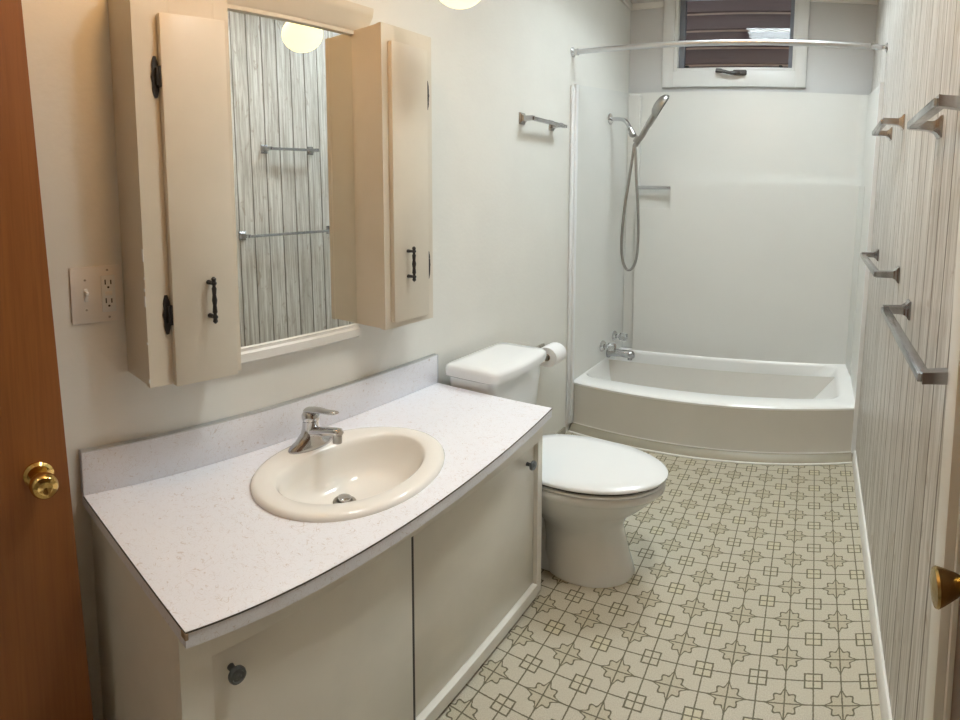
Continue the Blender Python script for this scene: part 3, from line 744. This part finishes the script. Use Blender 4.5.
def cabinet(y0, y1, z0, z1, dy0, dy1, dz0, dz1, py, hy, hsgn, pz, label, hinges=(1.23, 1.84)):
    t = thing('wall_cabinet', label, 'cabinet', (0, (y0+y1)/2, z0), 'cabinets beside the mirror')
    b = MB(); b.box(.001, .118, y0, y0+.014, z0, z1); b.box(.001, .118, y1-.014, y1, z0, z1); b.box(.001, .118, y0+.014, y1-.014, z1-.014, z1); b.box(.001, .118, y0+.014, y1-.014, z0+.012, z0+.026); b.box(.001, .006, y0+.014, y1-.014, z0+.026, z1-.014)
    b.build('carcass', 'cab', t, smooth=0)
    b = MB(); b.box(.118, .136, y0-.001, dy0+.03, z0-.004, z1+.002, .001); b.box(.118, .136, dy1-.02, y1+.001, z0-.004, z1+.002, .001); b.box(.118, .136, dy0+.03, dy1-.02, dz1-.02, z1+.002, .001); b.box(.118, .136, dy0+.03, dy1-.02, z0-.004, z0+.04, .001)
    b.build('face_frame', 'cab', t, smooth=0)
    d = MB().box(.1365, .153, dy0, dy1, dz0, dz1, .002, 2).build('door', 'cab', t)
    pull(.153, py, pz, d)
    for hz in hinges: hinge(.1362, hy, hz, d, sgn=hsgn)
    return t
cabinet(-2.340, -2.102, 1.046, 2.105, -2.283, -2.121, 1.040, 1.996, -2.191, -2.283, 1, 1.262, 'tall narrow cream wall cabinet left of the mirror, chipped paint on its corner')
cabinet(-1.598, -1.372, 1.062, 2.100, -1.574, -1.412, 1.082, 2.044, -1.513, -1.406, -1, 1.285, 'tall narrow cream wall cabinet right of the mirror', hinges=(1.265, 1.89))
mr = thing('wall_mirror', 'framed mirror between the two cream wall cabinets', 'mirror', (0, -1.85, 1.06))
MB().box(.010, .016, -2.097, -1.599, 1.06, 2.098).build('mirror_glass', 'mirror', mr, smooth=0)
MB().box(.001, .010, -2.097, -1.599, 1.03, 2.10).build('backing', 'shadeseam', mr, smooth=0)
b = MB(); b.prism([(.001, 1.012), (.020, 1.012), (.030, 1.020), (.030, 1.046), (.024, 1.052), (.024, 1.062), (.001, 1.062)], -2.098, -1.600, 'y'); b.build('lower_frame', 'trimw', mr, smooth=30)
b = MB(); b.prism([(.001, 2.086), (.026, 2.086), (.026, 2.098), (.030, 2.104), (.034, 2.128), (.048, 2.150), (.052, 2.170), (.052, 2.180), (.001, 2.180)], -2.099, -1.540, 'y'); b.build('crown_header', 'cab', mr, smooth=30)

# chipped paint marks on the left cabinet belong to its mesh surface: small bare flecks
lc = [o for o in COL.objects if o.name.startswith('wall_cabinet')][0]
b = MB()
for z, h, w in ((1.395, .022, .004), (1.33, .006, .003), (1.27, .028, .004), (1.16, .006, .003), (1.06, .010, .003), (1.38, .012, .003), (1.30, .008, .003)):
    b = MB(); b.box(.1362-w*1.6, .1368, -2.3420, -2.3402, z-h/2, z+h/2); b.build('paint_chip', 'edgewhite', lc, smooth=0, label='pale chip where paint has flaked')

# ------------------------------------------------------------------ switch plate
sw = thing('switch_plate', 'almond double wall plate with a toggle switch and outlet', 'light switch', (0, -2.408, 1.275))
MB().box(0, .006, -2.473, -2.343, 1.198, 1.354, .002, 2).build('plate', 'plate', sw)
MB().box(.0055, .009, -2.442, -2.432, 1.258, 1.294, .001).box(.006, .022, -2.441, -2.433, 1.276, 1.287, .002).build('toggle', 'seat', sw)
rc = MB().box(.006, .0095, -2.398, -2.364, 1.225, 1.327, .001).build('outlet', 'seat', sw)
for zc in (1.252, 1.304):
    MB().box(.009, .0102, -2.390, -2.387, zc-.002, zc+.012).build('slot', 'slot', rc, smooth=0); MB().box(.009, .0102, -2.376, -2.373, zc-.002, zc+.010).build('slot', 'slot', rc, smooth=0)
    MB().lathe([(.003, 0), (.003, .0012)], (.009, -2.3815, zc-.010), (1, 0, 0), 12).build('slot', 'slot', rc, smooth=0)
MB().box(.009, .0115, -2.390, -2.373, 1.271, 1.282, .0005).build('reset_button', 'plate', rc)
for y, z in ((-2.437, 1.235), (-2.437, 1.318), (-2.381, 1.210), (-2.381, 1.342)):
    MB().lathe([(.0032, 0), (.0028, .0012), (.0, .0014)], (.006, y, z), (1, 0, 0), 12, cap1=False).build('screw', 'drainmetal', sw)

# ------------------------------------------------------------------ lamps
def globe(x, y, z, r, L, label, col=(1.0, .74, .42)):
    t = thing('pendant_globe_lamp', label, 'lamp', (x, y, ZC), 'globe lamps above the vanity')
    MB().ball((x, y, z), r, n=36).build('globe_shade', mat_emit('warm_opal_globe', col, L), t, smooth=80)
    MB().lathe([(.018, 0), (.030, .006), (.030, .030), (.012, .040)], (x, y, z+r-.006), (0, 0, 1), 24).build('cap', 'brass', t)
    MB().tube([(x, y, z+r+.03), (x, y, ZC-.02)], .004, 8).build('stem', 'brass', t)
    MB().lathe([(.012, 0), (.05, .012), (.055, .022)], (x, y, ZC-.022), (0, 0, 1), 28).build('ceiling_canopy', 'brass', t)
globe(.350, -1.515, 2.190, .072, L_GLOBE, 'glowing white globe lamp above the right wall cabinet', (1.0, .86, .47))
globe(.55, -2.24, 2.55, .070, L_GLOBE2, 'warm globe lamp hanging above the left wall cabinet', (1.0, .52, .17))
for (x0, x1, y0, y1), L_, tint, lab in ((ADDED_WELLS[0], L_PANEL, (.875, .985, 1.04), 'square light panel in front of the tub, in a ceiling well added to shape its light'), (ADDED_WELLS[1], L_ROOM_FILL, (.94, .985, .965), 'added square fill light panel in an added ceiling well beside the vanity')):  # vanity panel is an added fill; both wells only shape the light
    zt = ZC+WD
    cl = thing('ceiling_or_fill_light', lab, 'ceiling light', ((x0+x1)/2, (y0+y1)/2, zt))
    b = MB(); b.box(x0+.002, x0+.03, y0+.002, y1-.002, zt-.05, zt-.001, .003); b.box(x1-.03, x1-.002, y0+.002, y1-.002, zt-.05, zt-.001, .003); b.box(x0+.03, x1-.03, y0+.002, y0+.03, zt-.05, zt-.001, .003); b.box(x0+.03, x1-.03, y1-.03, y1-.002, zt-.05, zt-.001, .003); b.build('frame', 'trimw', cl)
    MB().box(x0+.03, x1-.03, y0+.03, y1-.03, zt-.04, zt-.03).build('diffuser', mat_emit('panel_diffuser', tint, L_), cl, smooth=0)
hl = thing('hall_fill_light', 'round fill lamp added unseen in the hallway beyond the doorway', 'ceiling light', (.7, YF-.85, ZC))  # fill lamp added out of view to brighten the near side
MB().lathe([(.19, 0), (.18, -.05), (.12, -.085), (.0, -.095)], (.7, YF-.85, ZC), (0, 0, 1), 36, cap1=False).build('shade', mat_emit('hall_fill_glow', (1.0, .93, .82), L_HALL_FILL), hl, smooth=80)
